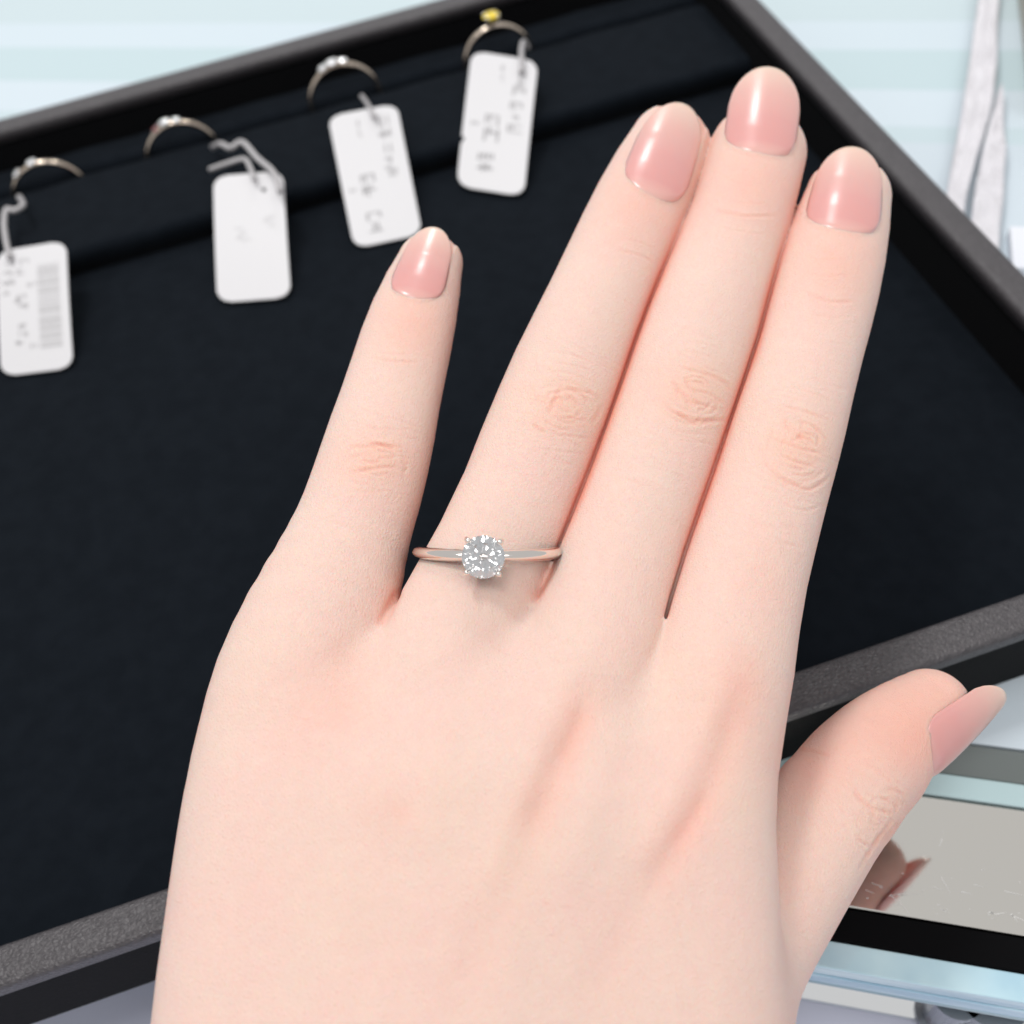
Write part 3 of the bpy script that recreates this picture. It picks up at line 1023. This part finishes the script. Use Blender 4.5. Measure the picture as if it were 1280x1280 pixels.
# folded ovals of loose skin over the middle joints
def knuckle(u, v_, ax_, ay_, tilt, n, seed):
    r_ = random.Random(seed)
    ct, stt = math.cos(math.radians(tilt)), math.sin(math.radians(tilt))
    for k in range(n):
        rr = r_.uniform(0.15, 1.0)
        a0 = r_.choice([90, 270]) + r_.gauss(0, 28)
        sp = r_.uniform(18, 48)
        pts = []
        for q in (-1, -0.4, 0.3, 1):
            a = math.radians(a0 + q * sp)
            j = 1 + r_.gauss(0, 0.05)
            x, y = ax_ * rr * math.cos(a) * j, ay_ * rr * math.sin(a) * j
            pts.append((u + x * ct - y * stt, v_ + x * stt + y * ct))
        d_ = r_.uniform(0.03, 0.09)
        crease(pts, r_.uniform(1.5, 2.4), d_ * 1.2, rd=d_ * 1.2, yl=d_ * 1.4)
    blob(u, v_, ax_ * 0.95, ay_ * 0.95, tilt, 0.10, .10, .22)


knuckle(468, 572, 44, 26, 2, 7, 1)
knuckle(706, 510, 48, 34, 14, 15, 2)
knuckle(868, 494, 50, 38, 14, 15, 3)
knuckle(1000, 562, 48, 46, 12, 16, 4)
knuckle(1098, 1020, 30, 40, 35, 12, 5)
# redder palm skin, with the orange glow of the finger edges painted in
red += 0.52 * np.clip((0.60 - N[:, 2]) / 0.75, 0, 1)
# fine random lines across the backs of the fingers
def fine_lines(axis_a, axis_b, n, hw, sig, dep, curve=0.12):
    ax_, ay_ = axis_b[0] - axis_a[0], axis_b[1] - axis_a[1]
    l = math.hypot(ax_, ay_); ax_ /= l; ay_ /= l
    nxp, nyp = -ay_, ax_
    if nxp < 0: nxp, nyp = -nxp, -nyp
    for k in range(n):
        s = random.random() * l; o = random.uniform(-0.55, 0.55) * hw; w = random.uniform(0.15, 0.5) * hw
        cv = curve * w * random.uniform(-1, 1); tl = random.uniform(-0.16, 0.10)
        pts = []
        for q in (-1, 0, 1):
            pts.append((axis_a[0] + ax_ * (s + (cv if q == 0 else 0) + tl * q * w) + nxp * (o + q * w), axis_a[1] + ay_ * (s + (cv if q == 0 else 0) + tl * q * w) + nyp * (o + q * w)))
        crease(pts, random.uniform(0.8, 1.3) * sig, dep * random.uniform(0.5, 1.2), rd=dep * 0.8, lip=0.2)


for poly in (ring_R[2:-1], mid_R[3:-1]):       # groove shade and red glow painted along the contact lines
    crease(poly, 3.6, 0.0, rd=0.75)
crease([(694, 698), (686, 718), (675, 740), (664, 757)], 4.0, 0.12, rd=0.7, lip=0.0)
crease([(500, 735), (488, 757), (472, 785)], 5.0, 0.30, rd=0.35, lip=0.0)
fine_lines((465, 640), (490, 520), 26, 55, 1.5, .035)
fine_lines((480, 500), (520, 400), 14, 45, 1.4, .022)
fine_lines((660, 600), (730, 430), 40, 66, 1.5, .035)
fine_lines((730, 420), (800, 280), 20, 55, 1.4, .022)
fine_lines((815, 620), (900, 400), 42, 70, 1.5, .035)
fine_lines((900, 400), (945, 210), 24, 58, 1.4, .022)
fine_lines((955, 690), (1025, 470), 42, 66, 1.5, .035)
fine_lines((1025, 470), (1055, 310), 20, 56, 1.4, .022)
fine_lines((420, 760), (455, 650), 22, 70, 1.6, .02)
fine_lines((350, 960), (380, 840), 26, 70, 1.8, .02)
fine_lines((1040, 1060), (1120, 960), 26, 60, 1.6, .04)
# tendons, the hollows between them and the soft knuckles
def soft(poly, sig, h, rd=0.0, yl=0.0):
    crease(poly, sig, -h, rd, 0.0, yl)


soft([(742, 838), (722, 900), (690, 970), (652, 1060)], 17, -0.34, .27)
soft([(730, 880), (716, 920), (700, 955)], 9, -0.10, .14)
soft([(934, 840), (915, 900), (888, 980), (850, 1050), (800, 1130)], 17, -0.30, .24)
soft([(888, 985), (868, 1020), (838, 1062)], 9, -0.12, .16)
soft([(690, 970), (640, 1090), (590, 1200), (560, 1290)], 26, -0.20, .05)
soft([(838, 1070), (780, 1170), (730, 1280)], 26, -0.18, .05)
soft([(530, 900), (505, 1010), (470, 1130), (450, 1260)], 30, -0.14, .03)
soft([(778, 850), (760, 930), (728, 1040), (700, 1140)], 28, 0.30)
soft([(690, 850), (668, 930), (630, 1050), (600, 1150)], 26, 0.30)
soft([(905, 850), (872, 920), (838, 1000), (790, 1090)], 20, 0.28, .04)
soft([(560, 860), (540, 960), (515, 1080)], 30, 0.30)
soft([(452, 790), (440, 850), (430, 930)], 26, -0.20, .08)
blob(372, 880, 62, 70, 0, 0.35, .03)
blob(560, 840, 60, 60, 0, 0.3, 0)
blob(736, 820, 60, 50, 0, 0.3, 0, .05)
blob(888, 850, 55, 60, 0, 0.4, .05)
# flush and pale zones of the skin
blob(385, 880, 44, 60, 0, 0, .07); blob(430, 850, 25, 60, 0, 0, .06)
blob(930, 850, 30, 40, 0, 0, .22); blob(960, 730, 40, 60, 0, 0, .12)
blob(480, 1010, 40, 40, 0, 0, .08); blob(500, 1015, 18, 12, 0, 0, .12)
blob(850, 870, 45, 60, 10, 0, 0, .25); blob(930, 980, 40, 80, 0, 0, 0, .30); blob(300, 820, 40, 160, 20, 0, 0, .16)
for (u, v_) in ((468, 573), (706, 508), (866, 493), (998, 560)):
    blob(u, v_, 50, 42, 0, 0.15, .12, .35)
for (u, v_, s_) in ((515, 400, 50), (800, 250, 60), (940, 225, 60), (1050, 325, 60), (1180, 870, 62), (1090, 890, 75), (1010, 950, 55), (1150, 940, 45)):
    blob(u, v_, s_, s_, 0, 0, .30)
blob(640, 1080, 50, 90, 15, 0, 0, .30); blob(560, 1010, 40, 60, 0, 0, 0, .2); blob(400, 1130, 60, 90, 0, 0, 0, .15)
blob(1130, 1040, 24, 60, 35, 0, .22)

# nail beds: the skin sinks under the nail and stands up round it
NAILS = {
    'little': dict(base=(514, 377), tip=(544, 279), hw=32.5, phi=-5, z=(-1.9, -2.9)),
    'ring': dict(base=(812, 248), tip=(857, 125), hw=40.5, phi=4, z=(-0.6, -1.9)),
    'middle': dict(base=(948, 193), tip=(963, 79), hw=44.5, phi=0, z=(-0.7, -2.0)),
    'index': dict(base=(1050, 293), tip=(1070, 177), hw=44.5, phi=0, z=(-0.7, -2.0)),
}


def nail_frame(key):
    q = NAILS[key]
    ch = np.array(rays[key])[-9:]
    top = ch[-3, 2] + ZS * ch[-3, 3]
    B = hp(*q['base'], top); T = hp(*q['tip'], top - 1.2)
    d = T - B; L = np.linalg.norm(d); d /= L
    nrm = np.array([d[1], -d[0]])
    hw = q['hw'] * np.linalg.norm(hp(q['base'][0] + 10, q['base'][1], top) - B) / 10
    sg = (ch[:, :2] - B) @ d
    lat = (ch[:, :2] - B) @ nrm
    return B, d, L, hw, nrm, sg, lat, ch, top


def nail_mesh(key, nu=26, nvv=34, thick=0.38):
    B, d, L, hw, nrm, sg, lat, ch, top = nail_frame(key)
    lm = np.interp(0.4 * L, sg, lat); rm = np.interp(0.4 * L, sg, ch[:, 3])
    phi = math.asin(max(-0.5, min(0.5, -lm / rm)))
    al = math.asin(min(0.97, hw / (rm * math.cos(phi))))
    slope = (ch[-1, 2] - ch[-3, 2]) / (sg[-1] - sg[-3])
    pts, grad = [], []
    for s_ in (0, 1):
        for i in range(nvv + 1):
            for k in range(nu + 1):
                t = -1 + 2 * k / nu
                tt = abs(t)
                s0 = 0.30 * L * (1 - math.sqrt(max(0, 1 - (0.985 * tt) ** 2.1)))
                s1 = L - 0.46 * L * (1 - math.sqrt(max(0, 1 - (0.99 * tt) ** 2.1)))
                s = s0 + (s1 - s0) * i / nvv
                th = phi + t * al
                r_ = np.interp(min(s, 0.62 * L), sg, ch[:, 3])
                z = np.interp(min(s, sg[-1]), sg, ch[:, 2]) + slope * max(0, s - sg[-1])
                lenp = s / L
                e = (s - s0) / L
                h = 0.16 + 0.34 * (1 - ((lenp - 0.42) / 0.58) ** 2) * max(0, min(1, lenp / 0.3)) - 0.45 * max(0, 0.05 - e) / 0.05 - 0.35 * max(0, tt - 0.84) / 0.16 * max(0, 1 - lenp * 1.1)
                nn = np.array([nrm[0] * math.sin(th), nrm[1] * math.sin(th), math.cos(th)])
                p2 = B + d * s + nrm * (lm + r_ * math.sin(th))
                edge = 1 - max(0.0, (max(tt, abs(lenp * 2 - 1) * 0.98) - 0.9) / 0.1) * 0.6
                p = np.array([p2[0], p2[1], z + ZS * r_ * math.cos(th) - 0.8 * max(0, lenp - 0.3) ** 2.2]) + nn * h
                pts.append(p - nn * (thick * edge if s_ else 0.0))
                grad.append((lenp, t))
    W = nu + 1
    o = (nvv + 1) * W
    faces = []
    for i in range(nvv):
        for k in range(nu):
            a = i * W + k
            faces.append((a, a + 1, a + W + 1, a + W))
            faces.append((o + a, o + a + W, o + a + W + 1, o + a + 1))
    for i in range(nvv):
        for k in (0, nu):
            a = i * W + k
            fq = (a, a + W, o + a + W, o + a)
            faces.append(fq if k == 0 else fq[::-1])
    for k in range(nu):
        for i in (0, nvv):
            a = i * W + k
            fq = (a, o + a, o + a + 1, a + 1)
            faces.append(fq if i == 0 else fq[::-1])
    return np.array(pts), faces, np.array(grad)


for key in NAILS:
    B, d, L, hw, nrm, sg, lat, ch, top = nail_frame(key)
    R = ch[-3, 3]
    rel = P[:, :2] - B
    s = rel @ d / L; x = rel @ nrm / hw
    m = (N[:, 2] > -0.1) & (s > -0.5) & (s < 1.3) & (np.abs(x) < 1.9) & (P[:, 2] > top - 1.6 * R)
    sd = np.maximum(np.abs(x) - 0.93, -(s - 0.04 - 0.30 * (1 - np.sqrt(np.clip(1 - np.abs(x) ** 2.1, 0, 1)))) * L / hw)
    inside = np.clip(-sd / 0.10, 0, 1)
    fold = np.exp(-((sd - 0.13) / 0.11) ** 2) * np.clip((0.75 - s) / 0.3, 0, 1)
    disp[m] += (-0.24 * inside + 0.08 * fold)[m]
    red[m] += (0.35 * inside + 0.10 * fold)[m]

def thumb_frame():
    zc = -18.0
    A = np.array([*hp(1110, 922, zc), zc]); Bq = np.array([*hp(1208, 861, zc - 0.6), zc - 0.6])
    d = Bq - A; L = np.linalg.norm(d); d /= L
    side = np.cross(d, [0, 0, 1.0]); side /= np.linalg.norm(side)      # towards lower right
    upn = np.cross(side, d)
    R0 = hp(1110 + 68, 922, zc)[0] - A[0]
    return A, d, side, upn, R0, R0 * 0.60, L * 1.20, math.radians(58), math.radians(48)


A_, d_, side_, upn_, R0_, R1_, L2_, phi_, al_ = thumb_frame()
rel = P - A_
s = rel @ d_ / L2_
xs_, zs_ = rel @ side_, rel @ upn_ / ZS
tq = (np.arctan2(xs_, zs_) - phi_) / al_
m = (np.hypot(xs_, zs_) < R0_ * 1.5) & (s > -0.5) & (s < 1.3)
sd = np.maximum(np.abs(tq) - 0.95, -(s - 0.04 - 0.34 * (1 - np.sqrt(np.clip(1 - np.abs(tq) ** 2.0, 0, 1)))) * 1.6)
inside = np.clip(-sd / 0.10, 0, 1)
disp[m] += (-0.75 * inside)[m]
red[m] += (0.35 * inside)[m]

P2 = P + N * disp[:, None]
Wd = h2w(P2)
wrist = h2w(np.array([[hp(560, 1700)[0], hp(560, 1700)[1], -14.0]]))[0]
hm.vertices.foreach_set('co', ((Wd - wrist) * MM).astype(np.float32).ravel())
hm.update()
for nm, arr in (('flush_shade', red), ('sallow', yel)):
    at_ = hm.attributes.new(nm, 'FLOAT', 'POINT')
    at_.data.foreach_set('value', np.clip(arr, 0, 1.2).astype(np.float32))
hm.polygons.foreach_set('use_smooth', [True] * len(hm.polygons))

M_skin, nt, b = mat_new('skin')
SK = (0.80, 0.608, 0.530)
b.inputs['Roughness'].default_value = 0.48
b.inputs['Specular IOR Level'].default_value = 0.16
b.inputs['Subsurface Weight'].default_value = 0.7
b.inputs['Subsurface Radius'].default_value = (1.0, 0.38, 0.24)
b.inputs['Subsurface Scale'].default_value = 0.0015


def mixc(fac, c0, c1):
    n_ = nt.nodes.new('ShaderNodeMix'); n_.data_type = 'RGBA'
    for sock, val in ((n_.inputs[0], fac), (n_.inputs[6], c0), (n_.inputs[7], c1)):
        if isinstance(val, bpy.types.NodeSocket): nt.links.new(val, sock)
        elif isinstance(val, tuple): sock.default_value = (*val, 1)
        else: sock.default_value = val
    return n_.outputs[2]


def attr(nm):
    n_ = nt.nodes.new('ShaderNodeAttribute'); n_.attribute_name = nm
    return n_.outputs['Fac']


tc = nt.nodes.new('ShaderNodeTexCoord')


def noise(scale, detail=4.0):
    n_ = nt.nodes.new('ShaderNodeTexNoise')
    n_.inputs['Scale'].default_value = scale; n_.inputs['Detail'].default_value = detail
    nt.links.new(tc.outputs['Object'], n_.inputs['Vector'])
    return n_.outputs['Fac']


def ramp(src, lo_, hi_):
    n_ = nt.nodes.new('ShaderNodeMapRange')
    n_.inputs['From Min'].default_value = lo_; n_.inputs['From Max'].default_value = hi_
    nt.links.new(src, n_.inputs['Value'])
    return n_.outputs['Result']


def scaled(src, k):
    n_ = nt.nodes.new('ShaderNodeMath'); n_.operation = 'MULTIPLY'
    nt.links.new(src, n_.inputs[0]); n_.inputs[1].default_value = k
    return n_.outputs[0]


col = mixc(scaled(ramp(noise(85, 4), 0.38, 0.68), 0.6), SK, (0.83, 0.575, 0.515))
col = mixc(scaled(ramp(noise(420, 5), 0.45, 0.75), 0.40), col, (0.85, 0.65, 0.56))
col = mixc(scaled(ramp(noise(1700, 3), 0.48, 0.72), 0.34), col, (0.81, 0.55, 0.47))
def furrows(scale, st_):
    mp_ = nt.nodes.new('ShaderNodeMapping'); mp_.inputs['Scale'].default_value = st_
    nt.links.new(tc.outputs['Object'], mp_.inputs['Vector'])
    v_n = nt.nodes.new('ShaderNodeTexVoronoi'); v_n.feature = 'DISTANCE_TO_EDGE'; v_n.inputs['Scale'].default_value = scale
    nt.links.new(mp_.outputs['Vector'], v_n.inputs['Vector'])
    return ramp(v_n.outputs['Distance'], 0.16, 0.0)


col = mixc(scaled(furrows(1500, (1.7, 1, 1)), 0.13), col, (0.76, 0.47, 0.38))
col = mixc(scaled(furrows(2300, (1, 1.6, 1)), 0.10), col, (0.74, 0.48, 0.38))
col = mixc(scaled(attr('sallow'), 0.55), col, (0.82, 0.64, 0.49))
col = mixc(attr('flush_shade'), col, (0.83, 0.345, 0.255))  # skin redness plus the painted groove shade and edge glow
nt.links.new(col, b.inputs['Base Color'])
add_noise_bump(M_skin, 1900, 0.55, 0.00022, 'voronoi', stretch=(1.6, 1, 1))
add_noise_bump(M_skin, 3200, 0.35, 0.00015, 'voronoi', stretch=(1, 1.5, 1))
add_noise_bump(M_skin, 800, 0.30, 0.0003)

hm.materials.append(M_skin)
hand = bpy.data.objects.new('hand', hm)
hand.location = wrist * MM
hand['_o'] = wrist.tolist()
coll.objects.link(hand)
tag(hand, 'pale left hand held palm down above the tray, with glossy pink nails', 'hand')

M_nail, nt2, b2 = mat_new('nail_gloss')
at_n = nt2.nodes.new('ShaderNodeAttribute'); at_n.attribute_name = 'along'
rp = nt2.nodes.new('ShaderNodeValToRGB')
el = rp.color_ramp.elements
el[0].position = 0.0; el[0].color = (0.79, 0.47, 0.41, 1)
el[1].position = 1.0; el[1].color = (0.84, 0.62, 0.50, 1)
for pos_, c_ in ((0.16, (0.73, 0.345, 0.32)), (0.40, (0.73, 0.355, 0.33)), (0.70, (0.76, 0.43, 0.38)), (0.92, (0.80, 0.54, 0.455))):
    e_ = rp.color_ramp.elements.new(pos_); e_.color = (*c_, 1)
nt2.links.new(at_n.outputs['Fac'], rp.inputs['Fac'])
nt2.links.new(rp.outputs['Color'], b2.inputs['Base Color'])
b2.inputs['Roughness'].default_value = 0.30
b2.inputs['Coat Weight'].default_value = 0.6
b2.inputs['Coat Roughness'].default_value = 0.2
b2.inputs['Subsurface Weight'].default_value = 0.5
b2.inputs['Subsurface Radius'].default_value = (1.0, 0.4, 0.3)
b2.inputs['Subsurface Scale'].default_value = 0.0008


def add_nail(pts, faces, along):
    o = mesh_obj('fingernail', h2w(pts), faces, M_nail, hand, True)
    a_ = o.data.attributes.new('along', 'FLOAT', 'POINT')
    a_.data.foreach_set('value', np.asarray(along, np.float32))
    bm = bmesh.new(); bm.from_mesh(o.data)
    bmesh.ops.recalc_face_normals(bm, faces=bm.faces[:]); bm.to_mesh(o.data); bm.free()
    return o


for key in NAILS:
    pts, faces, grad = nail_mesh(key)
    add_nail(pts, faces, grad[:, 0])


# thumb nail: faces out to the side, seen obliquely
def thumb_nail(nu=26, nvv=30, thick=0.4):
    A, d, side, upn, R0, R1, L2, phi, al = thumb_frame()
    pts, along = [], []
    for s_ in (0, 1):
        for i in range(nvv + 1):
            for k in range(nu + 1):
                t = -1 + 2 * k / nu; tt = abs(t)
                s0 = 0.34 * L2 * (1 - math.sqrt(max(0, 1 - (0.985 * tt) ** 2.0)))
                s1 = L2 - 0.33 * L2 * (1 - math.sqrt(max(0, 1 - (0.985 * tt) ** 2.3)))
                s = s0 + (s1 - s0) * i / nvv
                lp = s / L2
                R = R0 + (R1 - R0) * lp ** 1.5
                th = phi + t * al
                rad = side * math.sin(th) + upn * math.cos(th) * ZS
                sink = 0.5 * max(0, 0.16 - lp) / 0.16 + 0.35 * max(0, tt - 0.8) / 0.2 * max(0, 1 - lp * 1.1)
                p = A + d * s + rad * (R + 0.10 - sink)
                edge = 1 - max(0.0, (max(tt, abs(lp * 2 - 1) * 0.98) - 0.9) / 0.1) * 0.6
                pts.append(p - rad * (thick * edge if s_ else 0)); along.append(lp)
    W = nu + 1; o = (nvv + 1) * W; faces = []
    for i in range(nvv):
        for k in range(nu):
            a = i * W + k
            faces.append((a, a + 1, a + W + 1, a + W)); faces.append((o + a, o + a + W, o + a + W + 1, o + a + 1))
    for i in range(nvv):
        for k in (0, nu):
            a = i * W + k; faces.append((a, a + W, o + a + W, o + a))
    for k in range(nu):
        for i in (0, nvv):
            a = i * W + k; faces.append((a, o + a, o + a + 1, a + 1))
    return np.array(pts), faces, along


add_nail(*thumb_nail())

# ------------------------------------------------------------------ the ring on the ring finger
rc_px = (611.0, 690.0)
rch = np.array(rays['ring'])
i_f = int(np.argmin(np.abs(rch[:, 1] - hp(620, 690)[1])))
fz = rch[i_f, 2]
R_OUT = 9.5
vdir = ray(*rc_px); vdir /= np.linalg.norm(vdir)
near_ = np.hypot(PU - 612, PV - 690) < 30
depth_top = float(((Wd[near_] - CAM) @ C2W[:, 2]).min())
r_ = ray(*rc_px)
ctr = CAM + r_ / FPX * (depth_top + R_OUT - 1.45 - 0.05)
ez_ = -vdir                                       # ring top faces the camera
ex_ = C2W[:, 0] - ez_ * (C2W[:, 0] @ ez_); ex_ /= np.linalg.norm(ex_)
# roll a little, and lean so that the top sits a touch lower in the picture
def rot(v_, axis, deg):
    return np.array(Matrix.Rotation(math.radians(deg), 3, Vector(axis)) @ Vector(v_))


ez_ = rot(ez_, ex_, 3.0)
ea_ = np.cross(ex_, ez_)
dring = empty('diamond_ring', ctr - ez_ * R_OUT)
tag(dring, 'slim silver solitaire ring with a round diamond, worn on the ring finger', 'ring')
verts, faces = [], []
NB, prof_b = 160, [(-1, 0.0), (-0.98, 0.45), (-0.62, 0.82), (0, 1.0), (0.62, 0.82), (0.98, 0.45), (1, 0.0), (0.6, -0.08), (0, -0.1), (-0.6, -0.08)]
for i in range(NB):
    a = 2 * math.pi * i / NB
    rad = ex_ * math.sin(a) + ez_ * math.cos(a)
    near = math.exp(-((a if a < math.pi else 2 * math.pi - a) / 0.30) ** 2)
    w = 0.76 - 0.22 * near; th = 1.40 - 0.1 * near
    for (q, h) in prof_b:
        verts.append(ctr + rad * (R_OUT - 1.45 + th * h) + ea_ * w * q)
nb = len(prof_b)
for i in range(NB):
    j = (i + 1) % NB
    for k in range(nb):
        l = (k + 1) % nb
        faces.append((i * nb + k, j * nb + k, j * nb + l, i * nb + l))
mesh_obj('band', verts, faces, M_platinum, dring, True)
sd_ = -ex_ * 0.62 + ez_ * (R_OUT + 1.55)
gem_c = ctr + sd_
GR = 2.48
v, f = brilliant(gem_c, ez_, GR, 0.18)
mesh_obj('diamond', v, f, M_diamond, dring)
for k in range(4):
    th = math.pi / 4 + k * math.pi / 2 + 0.05
    o_ = ex_ * math.cos(th) + ea_ * math.sin(th)
    pts = spline([gem_c - ez_ * 2.6 + o_ * 0.7, gem_c - ez_ * 1.2 + o_ * 1.9, gem_c - ez_ * 0.15 + o_ * 2.72, gem_c + ez_ * 0.42 + o_ * 2.62, gem_c + ez_ * 0.62 + o_ * 2.28], 6)
    rr = [0.30] * (len(pts) - 8) + [0.33, 0.35, 0.36, 0.37, 0.36, 0.34, 0.28, 0.15]
    v, f = tube(pts, rr, 10)
    mesh_obj('claw', v, f, M_platinum, dring, True)
pts = [gem_c - ez_ * 1.35 + (ex_ * math.cos(t_) + ea_ * math.sin(t_)) * 1.62 for t_ in np.linspace(0, 2 * math.pi, 40, endpoint=False)]
v, f = tube(pts, 0.27, 8, True)
mesh_obj('gallery', v, f, M_platinum, dring, True)

# ------------------------------------------------------------------ things behind the tray, at the right
M_paper = principled('tissue_paper', (0.78, 0.76, 0.80), 0.6, Transmission_Weight=0.15)
add_noise_bump(M_paper, 420, 0.5, 0.002)


def paper(pairs, label, name, thick=0.5, nrow=26, wob=1.0):
    """Crumpled strip between two pixel edges: ((uL, vL), (uR, vR), z) from top to bottom."""
    Lp = spline([at_z(*p[0], p[2]) for p in pairs], 10)
    Rp = spline([at_z(*p[1], p[2]) for p in pairs], 10)
    n = len(Lp); W = 9
    verts, faces = [], []
    for s_ in (0, 1):
        for i in range(n):
            for k in range(W):
                t = k / (W - 1)
                p = np.array(Lp[i]) * (1 - t) + np.array(Rp[i]) * t
                p = p + np.array([0, 0, wob * (math.sin(3.1 * k + 0.7 * i) + 0.7 * math.sin(1.3 * k * k + 0.45 * i)) + (thick if s_ else 0)])
                verts.append(p)
    o = n * W
    for i in range(n - 1):
        for k in range(W - 1):
            a = i * W + k
            faces.append((a, a + W, a + W + 1, a + 1)); faces.append((o + a, o + a + 1, o + a + W + 1, o + a + W))
    for i in range(n - 1):
        for k in (0, W - 1):
            a = i * W + k; faces.append((a, a + W, o + a + W, o + a))
    for k in range(W - 1):
        for i in (0, n - 1):
            a = i * W + k; faces.append((a, a + 1, o + a + 1, o + a))
    ob = mesh_obj(name, verts, faces, M_paper, None, True)
    tag(ob, label, 'paper')
    return ob


paper([((1228, -40), (1250, -40), 3), ((1214, 60), (1246, 60), 3), ((1200, 150), (1240, 130), 3), ((1184, 235), (1206, 255), 3), ((1184, 262), (1214, 300), 2.6)], 'long pale crumpled paper strip lying on the counter beyond the tray', 'paper_strip', 0.5, wob=0.5)
paper([((1246, 120), (1252, 105), 3), ((1228, 190), (1256, 175), 3), ((1214, 270), (1254, 240), 3), ((1216, 330), (1246, 330), 2.6)], 'short wide crumpled paper strip between the pale strip and the beige box', 'paper_strip', 0.5, wob=0.5)
M_beige = principled('beige_box', (0.40, 0.37, 0.32), 0.5)
a0 = cuw(1266, -20); a1 = cuw(1282, 150)
v, f = cbox(a1[0] + 1, a1[0] + 60, a1[1], a0[1] + 40, 0.05, 14, 0.6, 2)
tag(mesh_obj('beige_box', v, f, M_beige), 'beige box with soft edges standing on the counter beside the paper strips', 'box')
M_white = principled('white_card', (0.80, 0.82, 0.88), 0.5)
a2 = cuw(1258, 296); a3 = cuw(1300, 350)
v, f = cbox(a2[0], a2[0] + 24, a3[1], a2[1], 0.05, 3.0, 0.3, 2)
tag(mesh_obj('white_box', v, f, M_white), 'small flat white box on the counter against the tray side', 'box')

for o in list(scene.objects):
    if '_o' in o: del o['_o']
